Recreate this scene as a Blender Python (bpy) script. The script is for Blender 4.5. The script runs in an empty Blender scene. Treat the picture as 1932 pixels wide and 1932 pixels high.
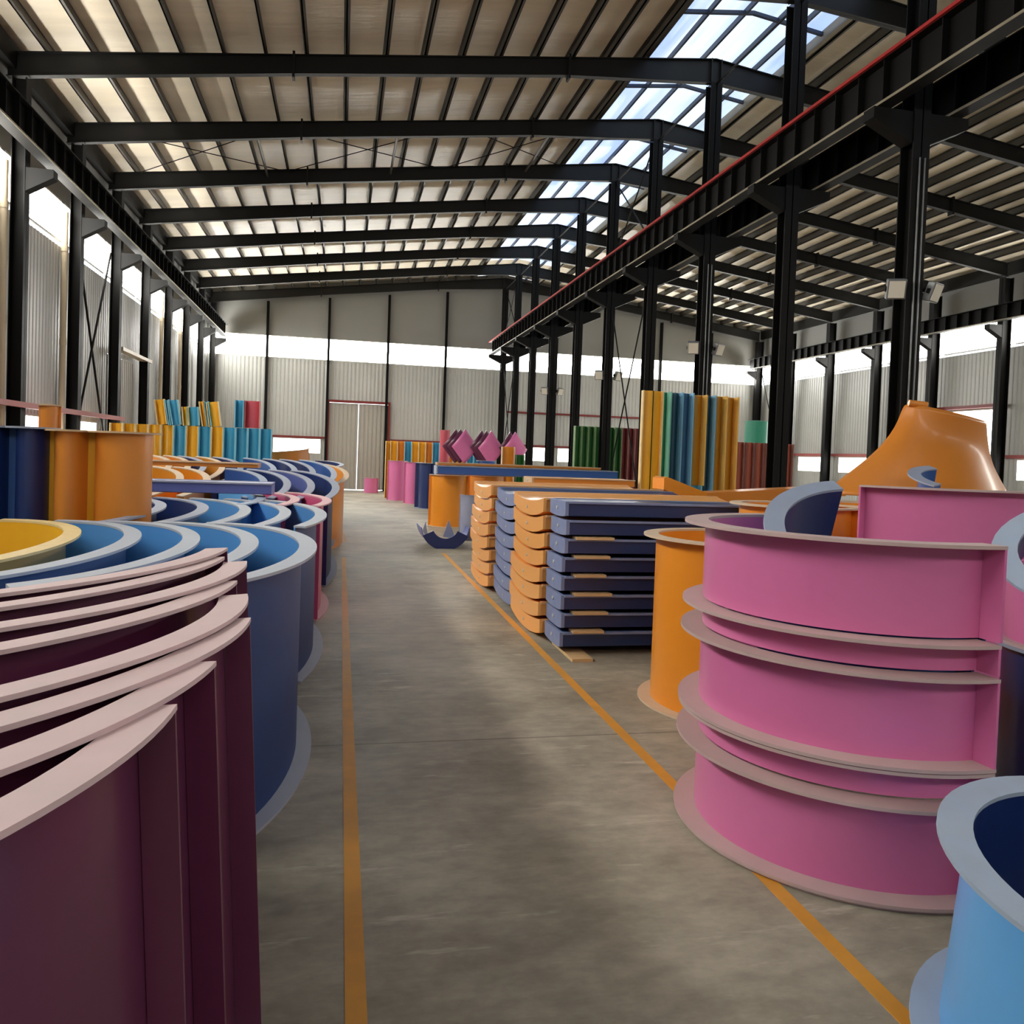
import bpy, bmesh, math, random
from math import sin, cos, radians, pi
from mathutils import Vector, Matrix
random.seed(7)
scene = bpy.context.scene
COL = scene.collection

# ------------------------------------------------------------------ materials
def srgb(r, g, b):
    f = lambda c: (c/255/12.92) if c/255 <= 0.04045 else ((c/255+0.055)/1.055)**2.4
    return (f(r), f(g), f(b), 1.0)

def mat(name, rgb, rough=0.5, var=0.10, scale=3.0, metal=0.0, stretch=(1, 1, 1), bump=0.0, bscale=20.0,
        dust=0.0, dust_rgb=(150, 140, 128), spec=0.5, coat=0.0, rvar=.1):
    m = bpy.data.materials.new(name); m.use_nodes = True
    nt = m.node_tree; N = nt.nodes; L = nt.links
    p = N['Principled BSDF']
    tc = N.new('ShaderNodeTexCoord'); mp = N.new('ShaderNodeMapping')
    mp.inputs['Scale'].default_value = stretch
    L.new(tc.outputs['Object'], mp.inputs['Vector'])
    nz = N.new('ShaderNodeTexNoise'); nz.inputs['Scale'].default_value = scale
    nz.inputs['Detail'].default_value = 5
    L.new(mp.outputs['Vector'], nz.inputs['Vector'])
    c = srgb(*rgb)
    mx = N.new('ShaderNodeMix'); mx.data_type = 'RGBA'
    mx.inputs['A'].default_value = tuple(max(0, v*(1-var*1.6)) for v in c[:3]) + (1,)
    mx.inputs['B'].default_value = tuple(min(1, v*(1+var*1.6)) for v in c[:3]) + (1,)
    L.new(nz.outputs['Fac'], mx.inputs['Factor'])
    out = mx.outputs['Result']
    if dust > 0:
        n2 = N.new('ShaderNodeTexNoise'); n2.inputs['Scale'].default_value = scale*2.3; n2.inputs['Detail'].default_value = 6
        L.new(tc.outputs['Object'], n2.inputs['Vector'])
        r = N.new('ShaderNodeMapRange'); r.inputs['From Min'].default_value = 0.25; r.inputs['From Max'].default_value = 0.85
        r.inputs['To Min'].default_value = dust*0.25; r.inputs['To Max'].default_value = dust
        L.new(n2.outputs['Fac'], r.inputs['Value'])
        m2 = N.new('ShaderNodeMix'); m2.data_type = 'RGBA'; m2.inputs['B'].default_value = srgb(*dust_rgb)
        L.new(r.outputs['Result'], m2.inputs['Factor']); L.new(out, m2.inputs['A'])
        out = m2.outputs['Result']
    L.new(out, p.inputs['Base Color'])
    rr = N.new('ShaderNodeMapRange'); rr.inputs['To Min'].default_value = max(0.03, rough-rvar); rr.inputs['To Max'].default_value = min(1, rough+rvar)
    L.new(nz.outputs['Fac'], rr.inputs['Value']); L.new(rr.outputs['Result'], p.inputs['Roughness'])
    p.inputs['Metallic'].default_value = metal
    p.inputs['Specular IOR Level'].default_value = spec
    p.inputs['Coat Weight'].default_value = coat
    p.inputs['Coat Roughness'].default_value = 0.12
    if bump > 0:
        nb = N.new('ShaderNodeTexNoise'); nb.inputs['Scale'].default_value = bscale; nb.inputs['Detail'].default_value = 4
        L.new(mp.outputs['Vector'], nb.inputs['Vector'])
        b = N.new('ShaderNodeBump'); b.inputs['Strength'].default_value = bump; b.inputs['Distance'].default_value = 0.02
        L.new(nb.outputs['Fac'], b.inputs['Height']); L.new(b.outputs['Normal'], p.inputs['Normal'])
    return m

def glow(name, rgb, strength, stripes=None):
    """a translucent daylight panel lit by the sky outside"""
    m = bpy.data.materials.new(name); m.use_nodes = True
    nt = m.node_tree; N = nt.nodes; L = nt.links
    p = N['Principled BSDF']
    p.inputs['Base Color'].default_value = srgb(*rgb)
    p.inputs['Roughness'].default_value = 0.4
    p.inputs['Emission Color'].default_value = srgb(*rgb)
    p.inputs['Emission Strength'].default_value = strength
    if stripes:
        tc = N.new('ShaderNodeTexCoord'); mp = N.new('ShaderNodeMapping'); mp.inputs['Scale'].default_value = stripes
        L.new(tc.outputs['Object'], mp.inputs['Vector'])
        nz = N.new('ShaderNodeTexNoise'); nz.inputs['Scale'].default_value = 1.0; nz.inputs['Detail'].default_value = 3
        L.new(mp.outputs['Vector'], nz.inputs['Vector'])
        cr = N.new('ShaderNodeValToRGB')
        cr.color_ramp.elements[0].position = 0.36; cr.color_ramp.elements[0].color = srgb(158, 184, 232)
        cr.color_ramp.elements[1].position = 0.66; cr.color_ramp.elements[1].color = srgb(225, 240, 252)
        L.new(nz.outputs['Fac'], cr.inputs['Fac'])
        L.new(cr.outputs['Color'], p.inputs['Emission Color'])
    return m

STEEL = mat('painted_black_steel', (15, 14, 13), 0.6, 0.25, 2.0, spec=0.2)
RAFT = mat('grey_black_steel', (25, 25, 24), 0.5, 0.25, 1.2, spec=0.3)
PALE_PIPE = mat('cream_plastic_pipe', (196, 180, 152), 0.5, 0.08)
RED = mat('red_oxide_paint', (128, 42, 40), 0.5, 0.15)
RAILRED = mat('crane_rail_red', (176, 42, 40), 0.5, 0.15)
PINK_RED = mat('faded_red_paint', (176, 92, 90), 0.55, 0.15)
RAIL_EDGE = mat('worn_flange_edge', (150, 140, 118), 0.5, 0.15)  # pale tone; on the crane beams it paints light on the flange edge
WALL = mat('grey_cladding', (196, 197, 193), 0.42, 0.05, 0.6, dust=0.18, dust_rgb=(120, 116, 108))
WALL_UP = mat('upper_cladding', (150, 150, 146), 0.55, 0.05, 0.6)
DOORM = mat('door_cladding', (178, 174, 166), 0.5, 0.05, 0.8)
ROOF = mat('foil_insulation', (240, 226, 202), 0.45, 0.10, 1.1, stretch=(0.35, 2.6, 1), bump=0.55, bscale=3.2, spec=0.6)
PURLIN = mat('galvanised_purlin', (62, 58, 51), 0.5, 0.15)
SKYL = glow('skylight_sheet', (196, 218, 246), 0.55, stripes=(2.6, 0.22, 1))
WINL = glow('window_sheet_left', (255, 252, 244), 12.0)
WINB = glow('window_sheet_back', (255, 254, 248), 11.0)
WINR = glow('window_sheet_right', (255, 252, 244), 7.0)
FILLN = glow('window_sheet_near', (255, 253, 246), 3.6)  # unseen glowing band, added to light faces turned to the viewer
LOWW = glow('low_window_sheet', (255, 255, 252), 3.0)
SKYBAR = mat('skylight_bar', (52, 62, 82), 0.5, 0.1)
WHITE_TRIM = mat('white_trim', (205, 202, 192), 0.5, 0.05)
YLINE = mat('worn_yellow_paint', (232, 160, 46), 0.6, 0.15, 4.0, dust=0.3, dust_rgb=(150, 132, 98))
WOOD = mat('raw_pine', (214, 180, 132), 0.7, 0.15, 6.0, stretch=(1, 6, 6))
DARKWOOD = mat('weathered_timber', (92, 78, 64), 0.8, 0.2, 6.0)
GLASS = mat('lamp_glass', (232, 226, 210), 0.2, 0.02)
GREYMETAL = mat('grey_metal', (120, 122, 122), 0.4, 0.1, metal=0.4)

# gel-coat colours: (wall, flange)
def gel(name, rgb, fl, rough=0.38, dust=0.10, coat=.2):
    return (mat(name, rgb, rough, 0.02, 16.0, dust=dust*.5, rvar=.03, dust_rgb=tuple(int(0.5*a+0.5*b) for a, b in zip(rgb, (170, 160, 150))), coat=coat),
            mat(name+'_flange', fl, 0.6, 0.08, 5.0, dust=0.35, dust_rgb=(178, 172, 166)))
BLUE = gel('bright_blue', (88, 156, 226), (180, 190, 206))
BLUE2 = gel('mid_blue', (44, 92, 168), (154, 170, 198))
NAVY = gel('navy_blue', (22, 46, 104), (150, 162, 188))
OCHRE = gel('ochre_yellow', (208, 150, 32), (246, 190, 60))  # web darker than its flange: lighting difference put into the colours
STEELBLUE = gel('steel_blue', (52, 110, 150), (110, 186, 226))
DEEPTEAL = gel('deep_teal', (30, 84, 110), (90, 170, 214))
SKY = gel('sky_blue', (104, 180, 246), (166, 186, 212))
LAV = gel('lavender_blue', (92, 104, 172), (150, 158, 186))
PURP = gel('plum_purple', (96, 38, 70), (222, 190, 192))
PINK = gel('magenta_pink', (222, 118, 172), (204, 172, 170), rough=0.40, coat=.35, dust=0)
ROSE = gel('rose_pink', (206, 84, 128), (226, 170, 178))
ORAN = gel('bright_orange', (244, 152, 34), (226, 196, 160))
DORAN = gel('dull_orange', (226, 140, 48), (214, 178, 132))
YELL = gel('golden_yellow', (255, 190, 34), (250, 214, 140))
CORAL = gel('coral_red', (206, 84, 100), (220, 120, 120))
GREEN = gel('leaf_green', (26, 108, 40), (84, 140, 70))
DRED = gel('dark_red', (128, 28, 36), (150, 70, 64))
TEAL = gel('teal_green', (40, 152, 120), (96, 190, 168))
AQUA = gel('aqua_blue', (70, 168, 206), (120, 206, 232))
BRICK = gel('brick_red', (168, 78, 56), (140, 74, 58))
ORT = gel('trough_orange', (252, 178, 94), (240, 182, 120))
NAVT = gel('trough_blue', (16, 50, 102), (112, 132, 182))

# ------------------------------------------------------------------ mesh helpers
class MB:
    def __init__(s): s.v = []; s.f = []; s.sm = []
    def add(s, vs, fs, smooth=False):
        o = len(s.v); s.v += [tuple(v) for v in vs]
        for f in fs: s.f.append(tuple(i+o for i in f)); s.sm.append(smooth)
    def box(s, x0, x1, y0, y1, z0, z1):
        v = [(x0, y0, z0), (x1, y0, z0), (x1, y1, z0), (x0, y1, z0), (x0, y0, z1), (x1, y0, z1), (x1, y1, z1), (x0, y1, z1)]
        s.add(v, [(0, 3, 2, 1), (4, 5, 6, 7), (0, 1, 5, 4), (1, 2, 6, 5), (2, 3, 7, 6), (3, 0, 4, 7)])
    def prism(s, poly, axis, a, b):
        """poly: 2-D outline swept along axis from a to b.  x->(y,z) y->(x,z) z->(x,y)"""
        n = len(poly)
        P = lambda q, t: (t, q[0], q[1]) if axis == 'x' else ((q[0], t, q[1]) if axis == 'y' else (q[0], q[1], t))
        v = [P(q, a) for q in poly] + [P(q, b) for q in poly]
        f = [tuple(range(n)), tuple(reversed(range(n, 2*n)))] + [(i, i+n, (i+1) % n+n, (i+1) % n) for i in range(n)]
        s.add(v, f)
    def bar(s, p, q, r, n=8):
        p = Vector(p); q = Vector(q); d = (q-p).normalized()
        a = d.orthogonal().normalized(); b = d.cross(a)
        v = []
        for c in (p, q):
            for i in range(n):
                t = 2*pi*i/n; v.append(c+a*cos(t)*r+b*sin(t)*r)
        s.add(v, [(i, (i+1) % n, (i+1) % n+n, i+n) for i in range(n)], True)
        s.add(v[:n], [tuple(reversed(range(n)))]); s.add(v[n:], [tuple(range(n))])
    def arc(s, rx0, ry0, rx1, ry1, a0, a1, z0, z1, n=36, smooth=True):
        """solid arc between inner (rx0,ry0) and outer (rx1,ry1) radii, angles in degrees"""
        full = abs(a1-a0) >= 359.9
        V = []
        m = n if full else n+1
        for i in range(m):
            t = radians(a0+(a1-a0)*i/n); c, d = cos(t), sin(t)
            V += [(rx0*c, ry0*d, z0), (rx1*c, ry1*d, z0), (rx1*c, ry1*d, z1), (rx0*c, ry0*d, z1)]
        F = []; G = []
        for i in range(n):
            a = 4*i; b = 4*((i+1) % m)
            F += [(a+1, b+1, b+2, a+2), (b, a, a+3, b+3)]; G += [(a+2, b+2, b+3, a+3), (a, b, b+1, a+1)]
        if not full:
            G += [(0, 1, 2, 3), (4*n+3, 4*n+2, 4*n+1, 4*n)]
        o = len(s.v); s.v += V
        for f in F: s.f.append(tuple(k+o for k in f)); s.sm.append(smooth)
        for f in G: s.f.append(tuple(k+o for k in f)); s.sm.append(False)
    def build(s, name, m, parent=None, loc=None, bevel=0):
        me = bpy.data.meshes.new(name); me.from_pydata(s.v, [], s.f); me.update()
        bm = bmesh.new(); bm.from_mesh(me); bmesh.ops.recalc_face_normals(bm, faces=bm.faces)
        bm.to_mesh(me); bm.free()
        for p, k in zip(me.polygons, s.sm): p.use_smooth = k
        if any(s.sm):
            me.set_sharp_from_angle(angle=radians(35))
        me.materials.append(m)
        o = bpy.data.objects.new(name, me); COL.objects.link(o)
        if parent: o.parent = parent
        if loc: o.location = loc
        if bevel:
            b = o.modifiers.new('bevel', 'BEVEL'); b.width = bevel; b.segments = 2; b.limit_method = 'ANGLE'
        return o

def tag(o, label, cat, group=None):
    o['label'] = label; o['category'] = cat
    if group: o['group'] = group
    return o
def struct(o): o['kind'] = 'structure'; return o
def thing(name, label, cat, loc=(0, 0, 0), rot=(0, 0, 0), group=None):
    o = bpy.data.objects.new(name, None); COL.objects.link(o); o.location = loc; o.rotation_euler = rot
    o.empty_display_size = 0.1
    return tag(o, label, cat, group)
def clone(root, loc, label, group=None, rot=None):
    r = root.copy(); COL.objects.link(r); r.location = loc
    if rot: r.rotation_euler = rot
    r['label'] = label
    if group: r['group'] = group
    for ch in list(root.children):
        c = ch.copy(); COL.objects.link(c); c.parent = r
        for g in list(ch.children):
            d = g.copy(); COL.objects.link(d); d.parent = c
    return r
ORD = ['first', 'second', 'third', 'fourth', 'fifth', 'sixth', 'seventh', 'eighth', 'ninth', 'tenth', 'eleventh', 'twelfth',
       'thirteenth', 'fourteenth', 'fifteenth', 'sixteenth', 'seventeenth', 'eighteenth']

# ------------------------------------------------------------------ dimensions
YB = 34.75                       # far gable wall
YF = -5.6                        # wall behind the viewer
XL, XR, XM = -5.45, 19.35, 6.8    # left wall, right wall, ridge line
FR = [34.6-2.87*k for k in range(14)]   # frames, far to near
SL = 0.1273
ztop = lambda x: 9.43-SL*abs(x-XM)      # top of rafters
W0, W1 = 5.46, 6.32              # clerestory window band
LW0, LW1 = 1.5, 2.14             # low window band

# ------------------------------------------------------------------ floor
def floor_material():
    m = bpy.data.materials.new('worn_concrete'); m.use_nodes = True
    nt = m.node_tree; N = nt.nodes; L = nt.links; p = N['Principled BSDF']
    tc = N.new('ShaderNodeTexCoord')
    def noise(sc, det, st=(1, 1, 1)):
        mp = N.new('ShaderNodeMapping'); mp.inputs['Scale'].default_value = st; L.new(tc.outputs['Object'], mp.inputs['Vector'])
        n = N.new('ShaderNodeTexNoise'); n.inputs['Scale'].default_value = sc; n.inputs['Detail'].default_value = det
        n.inputs['Roughness'].default_value = 0.65
        L.new(mp.outputs['Vector'], n.inputs['Vector']); return n
    big = noise(0.9, 6); fine = noise(9, 8, (0.6, 1.2, 1)); scr = noise(3.0, 5, (0.5, 2.5, 1))
    cr = N.new('ShaderNodeValToRGB')
    cr.color_ramp.elements[0].position = 0.32; cr.color_ramp.elements[0].color = srgb(138, 130, 114)
    cr.color_ramp.elements[1].position = 0.70; cr.color_ramp.elements[1].color = srgb(196, 188, 168)
    L.new(big.outputs['Fac'], cr.inputs['Fac'])
    c2 = N.new('ShaderNodeValToRGB')
    c2.color_ramp.elements[0].position = 0.35; c2.color_ramp.elements[0].color = (0.62, 0.62, 0.62, 1)
    c2.color_ramp.elements[1].position = 0.62; c2.color_ramp.elements[1].color = (1, 1, 1, 1)
    L.new(fine.outputs['Fac'], c2.inputs['Fac'])
    mu = N.new('ShaderNodeMix'); mu.data_type = 'RGBA'; mu.blend_type = 'MULTIPLY'; mu.inputs['Factor'].default_value = 0.7
    L.new(cr.outputs['Color'], mu.inputs['A']); L.new(c2.outputs['Color'], mu.inputs['B'])
    # pale scuffs
    sr = N.new('ShaderNodeMapRange'); sr.inputs['From Min'].default_value = 0.60; sr.inputs['From Max'].default_value = 0.72; sr.inputs['To Max'].default_value = 0.75
    L.new(scr.outputs['Fac'], sr.inputs['Value'])
    m3 = N.new('ShaderNodeMix'); m3.data_type = 'RGBA'; m3.inputs['B'].default_value = srgb(212, 206, 188)
    L.new(sr.outputs['Result'], m3.inputs['Factor']); L.new(mu.outputs['Result'], m3.inputs['A'])
    # saw-cut joints every 2.87 m across the aisle
    sx = N.new('ShaderNodeSeparateXYZ'); L.new(tc.outputs['Object'], sx.inputs['Vector'])
    def math_(op, a, b):
        n = N.new('ShaderNodeMath'); n.operation = op
        for i, k in enumerate((a, b)):
            if isinstance(k, (int, float)): n.inputs[i].default_value = k
            elif k is not None: L.new(k, n.inputs[i])
        return n.outputs[0]
    md = math_('PINGPONG', math_('ADD', sx.outputs['Y'], 1.06), 1.435)
    jt = math_('LESS_THAN', md, 0.008)
    jt = math_('MULTIPLY', jt, 0.55)
    m4 = N.new('ShaderNodeMix'); m4.data_type = 'RGBA'; m4.inputs['B'].default_value = srgb(70, 66, 58)
    L.new(jt, m4.inputs['Factor']); L.new(m3.outputs['Result'], m4.inputs['A'])
    L.new(m4.outputs['Result'], p.inputs['Base Color'])
    rg = N.new('ShaderNodeMapRange'); rg.inputs['To Min'].default_value = 0.42; rg.inputs['To Max'].default_value = 0.75
    L.new(fine.outputs['Fac'], rg.inputs['Value']); L.new(rg.outputs['Result'], p.inputs['Roughness'])
    b = N.new('ShaderNodeBump'); b.inputs['Strength'].default_value = 0.12; b.inputs['Distance'].default_value = 0.01
    L.new(fine.outputs['Fac'], b.inputs['Height']); L.new(b.outputs['Normal'], p.inputs['Normal'])
    return m
m = MB(); m.box(XL-0.3, XR+0.3, YF-0.3, YB+0.6, -0.2, 0.0)
struct(m.build('floor', floor_material()))
for nm, x, y0, y1, lab in (('painted_floor_line', 0.095, YF+1, 12.9, 'worn yellow line along the left edge of the aisle'),
                           ('painted_floor_line', 1.765, YF+1, 13.6, 'yellow line along the right edge of the aisle by the pink rings')):
    m = MB(); m.box(x-0.033, x+0.033, y0, y1, 0.0, 0.0025)
    tag(m.build(nm, YLINE), lab, 'floor line', 'painted aisle lines')

# ------------------------------------------------------------------ walls
def corrug(a0, a1, pitch, d):
    pts = []; n = max(1, round((a1-a0)/pitch)); w = (a1-a0)/n
    for i in range(n):
        x = a0+i*w
        pts += [(x, 0), (x+.30*w, 0), (x+.42*w, d), (x+.78*w, d), (x+.90*w, 0)]
    pts.append((a1, 0)); return pts
def sheet(mb, axis, at, out, a0, a1, z0, z1, pitch=0.16, d=0.012):
    """corrugated sheet with thickness; axis 'x' wall runs along x at y=at, 'y' runs along y at x=at; out = +-1 outward"""
    q = corrug(a0, a1, pitch, d); n = len(q)
    P = lambda s, o, z: (s, at+out*o, z) if axis == 'x' else (at+out*o, s, z)
    v = [P(s, o, z0) for s, o in q]+[P(s, o, z1) for s, o in q]
    mb.add(v, [(i, i+1, i+1+n, i+n) for i in range(n-1)])
    o = len(v); t = 0.05
    mb.add([P(a0, t, z0), P(a1, t, z0), P(a1, t, z1), P(a0, t, z1)], [(0, 1, 2, 3)])
# far gable wall
DX0, DX1, DZ = -0.52, 1.92, 3.7
m = MB()
for a, b in ((XL, DX0), (DX1, XR)):
    sheet(m, 'x', YB, 1, a, b, LW1, W0)
sheet(m, 'x', YB, 1, DX0, DX1, DZ, W0)
low_open = [(-2.75, -0.85), (7.3, 8.0), (8.3, 9.0), (9.5, 10.6)]
edges = [XL]+[e for ab in low_open[:1] for e in ab]+[DX0]
for i in range(0, len(edges), 2): sheet(m, 'x', YB, 1, edges[i], edges[i+1], 0, LW1)
edges = [DX1]+[e for ab in low_open[1:] for e in ab]+[XR]
for i in range(0, len(edges), 2): sheet(m, 'x', YB, 1, edges[i], edges[i+1], 0, LW1)
for a, b in low_open: sheet(m, 'x', YB, 1, a, b, 0, LW0)
wall_far = struct(m.build('wall_far', WALL))
m = MB()
m.add([(XL, YB, W1), (XR, YB, W1), (XR, YB, ztop(XR)+.2), (XM, YB, ztop(XM)+.2), (XL, YB, ztop(XL)+.2)], [(0, 1, 2, 3, 4)])
m.add([(XL, YB+.05, W1), (XR, YB+.05, W1), (XR, YB+.05, ztop(XR)+.2), (XM, YB+.05, ztop(XM)+.2), (XL, YB+.05, ztop(XL)+.2)], [(0, 1, 2, 3, 4)])
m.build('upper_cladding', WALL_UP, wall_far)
# side walls
def side_wall(name, x, out, lows, door=None):
    m = MB()
    segs = []; y = YF
    cuts = sorted(lows+([door[:2]] if door else []))
    for a, b in cuts:
        segs.append((y, a)); y = b
    segs.append((y, YB))
    for a, b in segs:
        if b-a > .05: sheet(m, 'y', x, out, a, b, 0, LW1)
    for a, b in lows: sheet(m, 'y', x, out, a, b, 0, LW0)
    dy = door[:2] if door else (None, None)
    if door:
        sheet(m, 'y', x, out, YF, dy[0], LW1, W0); sheet(m, 'y', x, out, dy[1], YB, LW1, W0); sheet(m, 'y', x, out, dy[0], dy[1], door[2], W0)
    else: sheet(m, 'y', x, out, YF, YB, LW1, W0)
    o = struct(m.build(name, WALL))
    m = MB(); m.box(min(x, x+.05*out), max(x, x+.05*out), YF, YB, W1, ztop(x)+.22)
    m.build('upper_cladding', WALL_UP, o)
    return o
lowL = [(14.95, 17.1), (18.45, 19.9)]
wl = side_wall('wall_left', XL, -1, lowL, (20.6, 22.95, 3.8))
lowR = [(FR[i+1]+.35, FR[i]-.35) for i in range(0, 8) if i not in (4,)]
wr = side_wall('wall_right', XR, 1, lowR, (FR[5]+.3, FR[4]-.3, 3.68))
m = MB(); m.box(XL, XR, YF-.06, YF, 0, W0); m.box(XL, XR, YF-.06, YF, W1, 9.8)
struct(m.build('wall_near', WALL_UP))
nw = 0
def window(x0, x1, y0, y1, z0, z1, mt):
    global nw
    nw += 1
    m = MB(); m.box(x0, x1, y0, y1, z0, z1)
    o = struct(m.build('window_%d' % nw, mt))  # those in FILLN are the added unseen fill band, not real windows
    fr = MB(); f = 0.035
    if x1-x0 > y1-y0:
        for a, b, c, d in ((x0, x1, z0-f, z0), (x0, x1, z1, z1+f)): fr.box(a, b, y0-.02, y1+.01, c, d)
    else:
        for a, b, c, d in ((y0, y1, z0-f, z0), (y0, y1, z1, z1+f)): fr.box(x0-.015, x1+.015, a, b, c, d)
    fr.build('window_frame', WHITE_TRIM, o)
    return o
for x, o, wl_ in ((XL, -1, wl), (XR, 1, wr)):
    m = MB(); m.box(min(x, x+.05*o), max(x, x+.05*o), YF, FR[12], W0, W1); m.build('blank_panel', WALL_UP, wl_)
for i in range(12):
    a, b = FR[i+1], FR[i]
    window(XL-.04, XL-.01, a+.08, b-.08, W0+.12, W1, WINL)
    window(XR+.01, XR+.04, a+.08, b-.08, W0+.1, W1, WINR)
GX = [-5.55+2.465*i for i in range(11)]
for i in range(10):
    window(GX[i]+.05, GX[i+1]-.05, YB+.01, YB+.04, W0, W1, WINB)
for i in range(10):
    window(GX[i]+.05, GX[i+1]-.05, YF-.04, YF-.01, W0, W1, FILLN)  # unseen near gable band, added as fill light
for a, b in low_open: window(a, b, YB+.01, YB+.04, LW0+.03, LW1-.03, LOWW)
for a, b in lowL: window(XL-.04, XL-.01, a, b, LW0+.03, LW1-.03, LOWW)
for a, b in lowR: window(XR+.01, XR+.04, a, b, LW0+.03, LW1-.03, LOWW)
window(XR+.01, XR+.04, FR[5]+.3, FR[4]-.3, 1.2, 3.64, LOWW)
m = MB(); sheet(m, 'y', XR, 1, FR[5]+.3, FR[4]-.3, 0, 1.16)
m.build('dado_panel', WALL, wr)
# far double door, left side door
dm = MB(); sheet(dm, 'x', YB-.02, 1, DX0, 0.68, 0.05, DZ-.02, 0.17, 0.018); 
d = struct(dm.build('door_1', DOORM))
dm = MB(); sheet(dm, 'x', YB-.02, 1, 0.705, DX1, 0.05, DZ-.02, 0.17, 0.018); dm.build('door_leaf', DOORM, d)
dm = MB()
for x in (DX0-.05, DX1+.05): dm.box(x-.045, x+.045, YB-.12, YB-.03, 0, DZ+.1)
dm.box(DX0-.1, DX1+.1, YB-.14, YB-.03, DZ, DZ+.1)
dm.build('door_frame', RED, d)
dm = MB(); sheet(dm, 'y', XL+.02, -1, 20.6, 21.74, 0.02, 3.78, 0.2, 0.02)
d2 = struct(dm.build('door_2', DOORM))
dm = MB(); sheet(dm, 'y', XL+.02, -1, 21.80, 22.95, 0.02, 3.78, 0.2, 0.02); dm.build('door_leaf', DOORM, d2)
dm = MB(); dm.box(-5.25, -5.17, 20.5, 20.58, 0, 3.86); dm.box(-5.25, -5.17, 23.36, 23.44, 0, 3.86); dm.build('door_jamb', RED, d2)
dm = MB(); dm.box(-5.27, -5.07, 20.48, 23.46, 3.86, 3.94); dm.build('door_track', PALE_PIPE, d2)

# ------------------------------------------------------------------ roof
m = MB()
for x0, x1 in ((XL, 5.43), (8.17, XR)):
    z = lambda x: ztop(x)+.20
    m.add([(x0, YF, z(x0)), (x1, YF, z(x1)), (x1, YB, z(x1)), (x0, YB, z(x0)),
           (x0, YF, z(x0)+.06), (x1, YF, z(x1)+.06), (x1, YB, z(x1)+.06), (x0, YB, z(x0)+.06)],
          [(0, 1, 2, 3), (7, 6, 5, 4), (0, 4, 5, 1), (2, 6, 7, 3), (1, 5, 6, 2), (3, 7, 4, 0)])
struct(m.build('ceiling', ROOF))
m = MB()
zz = lambda x: ztop(x)+.21
P = [(5.43, zz(5.43)), (XM, zz(XM)), (8.17, zz(8.17)), (8.17, zz(8.17)+.03), (XM, zz(XM)+.03), (5.43, zz(5.43)+.03)]
m.prism(P, 'y', YF, YB-2.9)
sk = struct(m.build('window_%d' % (nw+1), SKYL)); nw += 1
m = MB()
P = [(5.43, zz(5.43)), (XM, zz(XM)), (8.17, zz(8.17)), (8.17, zz(8.17)+.03), (XM, zz(XM)+.03), (5.43, zz(5.43)+.03)]
m.prism(P, 'y', YB-2.88, YB); m.build('roof_ridge_sheet', ROOF, sk)
for x in (5.98, 6.66, 7.3, 7.72):
    b = MB(); b.box(x-.02, x+.02, YF, YB, ztop(x)+.1, ztop(x)+.2); b.build('glazing_bar', SKYBAR, sk)
for x in (5.40, 8.20):
    b = MB(); b.box(x-.05, x+.05, YF, YB, ztop(x)+.02, ztop(x)+.2); b.build('skylight_curb', PURLIN if x < 7 else RAIL_EDGE, sk)
for k in range(13):
    y = FR[k]-1.435
    b = MB()
    b.prism([(5.43, ztop(5.43)+.10), (XM, ztop(XM)+.10), (8.17, ztop(8.17)+.10), (8.17, ztop(8.17)+.16), (XM, ztop(XM)+.16), (5.43, ztop(5.43)+.16)], 'y', y-.03, y+.03)
    b.build('cross_bar', SKYBAR, sk)
# purlins
def purlin(x, label, grp):
    z = ztop(x)+.01; m = MB()
    m.box(x-.012, x+.012, YF+.02, YB-.02, z, z+.18)
    m.box(x-.012, x+.05, YF+.02, YB-.02, z, z+.012); m.box(x-.05, x+.012, YF+.02, YB-.02, z+.17, z+.182)
    tag(m.build('roof_purlin', PURLIN), label, 'purlin', grp)
for i in range(16):
    x = -4.84+.677*i
    purlin(x, '%s roof purlin up from the left eave, under the pale foil' % ORD[i], 'purlins of the left roof slope')
    purlin(2*XM-x, '%s roof purlin up from the right eave, under the pale foil' % ORD[i], 'purlins of the right roof slope')
# eave fascia channels
for x, s in ((XL+.12, 'left'), (XR-.12, 'right')):
    m = MB(); m.box(x-.06, x+.06, YF+.02, YB-.02, ztop(x)-.25, ztop(x)+.12)
    tag(m.build('eave_beam', STEEL), 'dark eave beam along the top of the %s wall' % s, 'beam', 'eave beams')

# rafters
def rafter(y, label):
    t = thing('roof_rafter', label, 'rafter', (XM, y, 0), group='gable rafters')
    xs = [(-5.4, .39), (-3.1, .36), (-1.0, .33), (3.9, .33), (XM, .46)]
    xs = xs+[(2*XM-a, d) for a, d in reversed(xs[:-1])]
    top = [(a-XM, ztop(a)) for a, d in xs]; bot = [(a-XM, ztop(a)-d) for a, d in xs]
    for nm, poly, hw in (('web', top+bot[::-1], .008),
                         ('top_flange', top+[(a, z-.016) for a, z in top[::-1]], .06),
                         ('bottom_flange', [(a, z+.016) for a, z in bot]+bot[::-1], .06)):
        m = MB(); m.prism(poly, 'y', -hw, hw); m.build(nm, RAFT, t)
    for x in (-.98, 3.9, 2*XM-3.9, 2*XM+.98):
        m = MB(); m.box(x-XM-.02, x-XM+.02, -.09, .09, ztop(x)-.40, ztop(x)+.04); m.build('splice_plate', RAFT, t)
    for x in (-.1, .1):
        m = MB(); m.box(x-.008, x+.008, -.09, .09, ztop(XM)-.46, ztop(XM)-.02); m.build('stiffener', RAFT, t)
nf = len(FR)
for k in range(nf):
    if k == 0: lab = 'dark gable rafter against the far wall'
    else: lab = '%s dark gable rafter out from the far wall' % ORD[k-1]
    rafter(FR[k]-(.0 if k else .06), lab)

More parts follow.
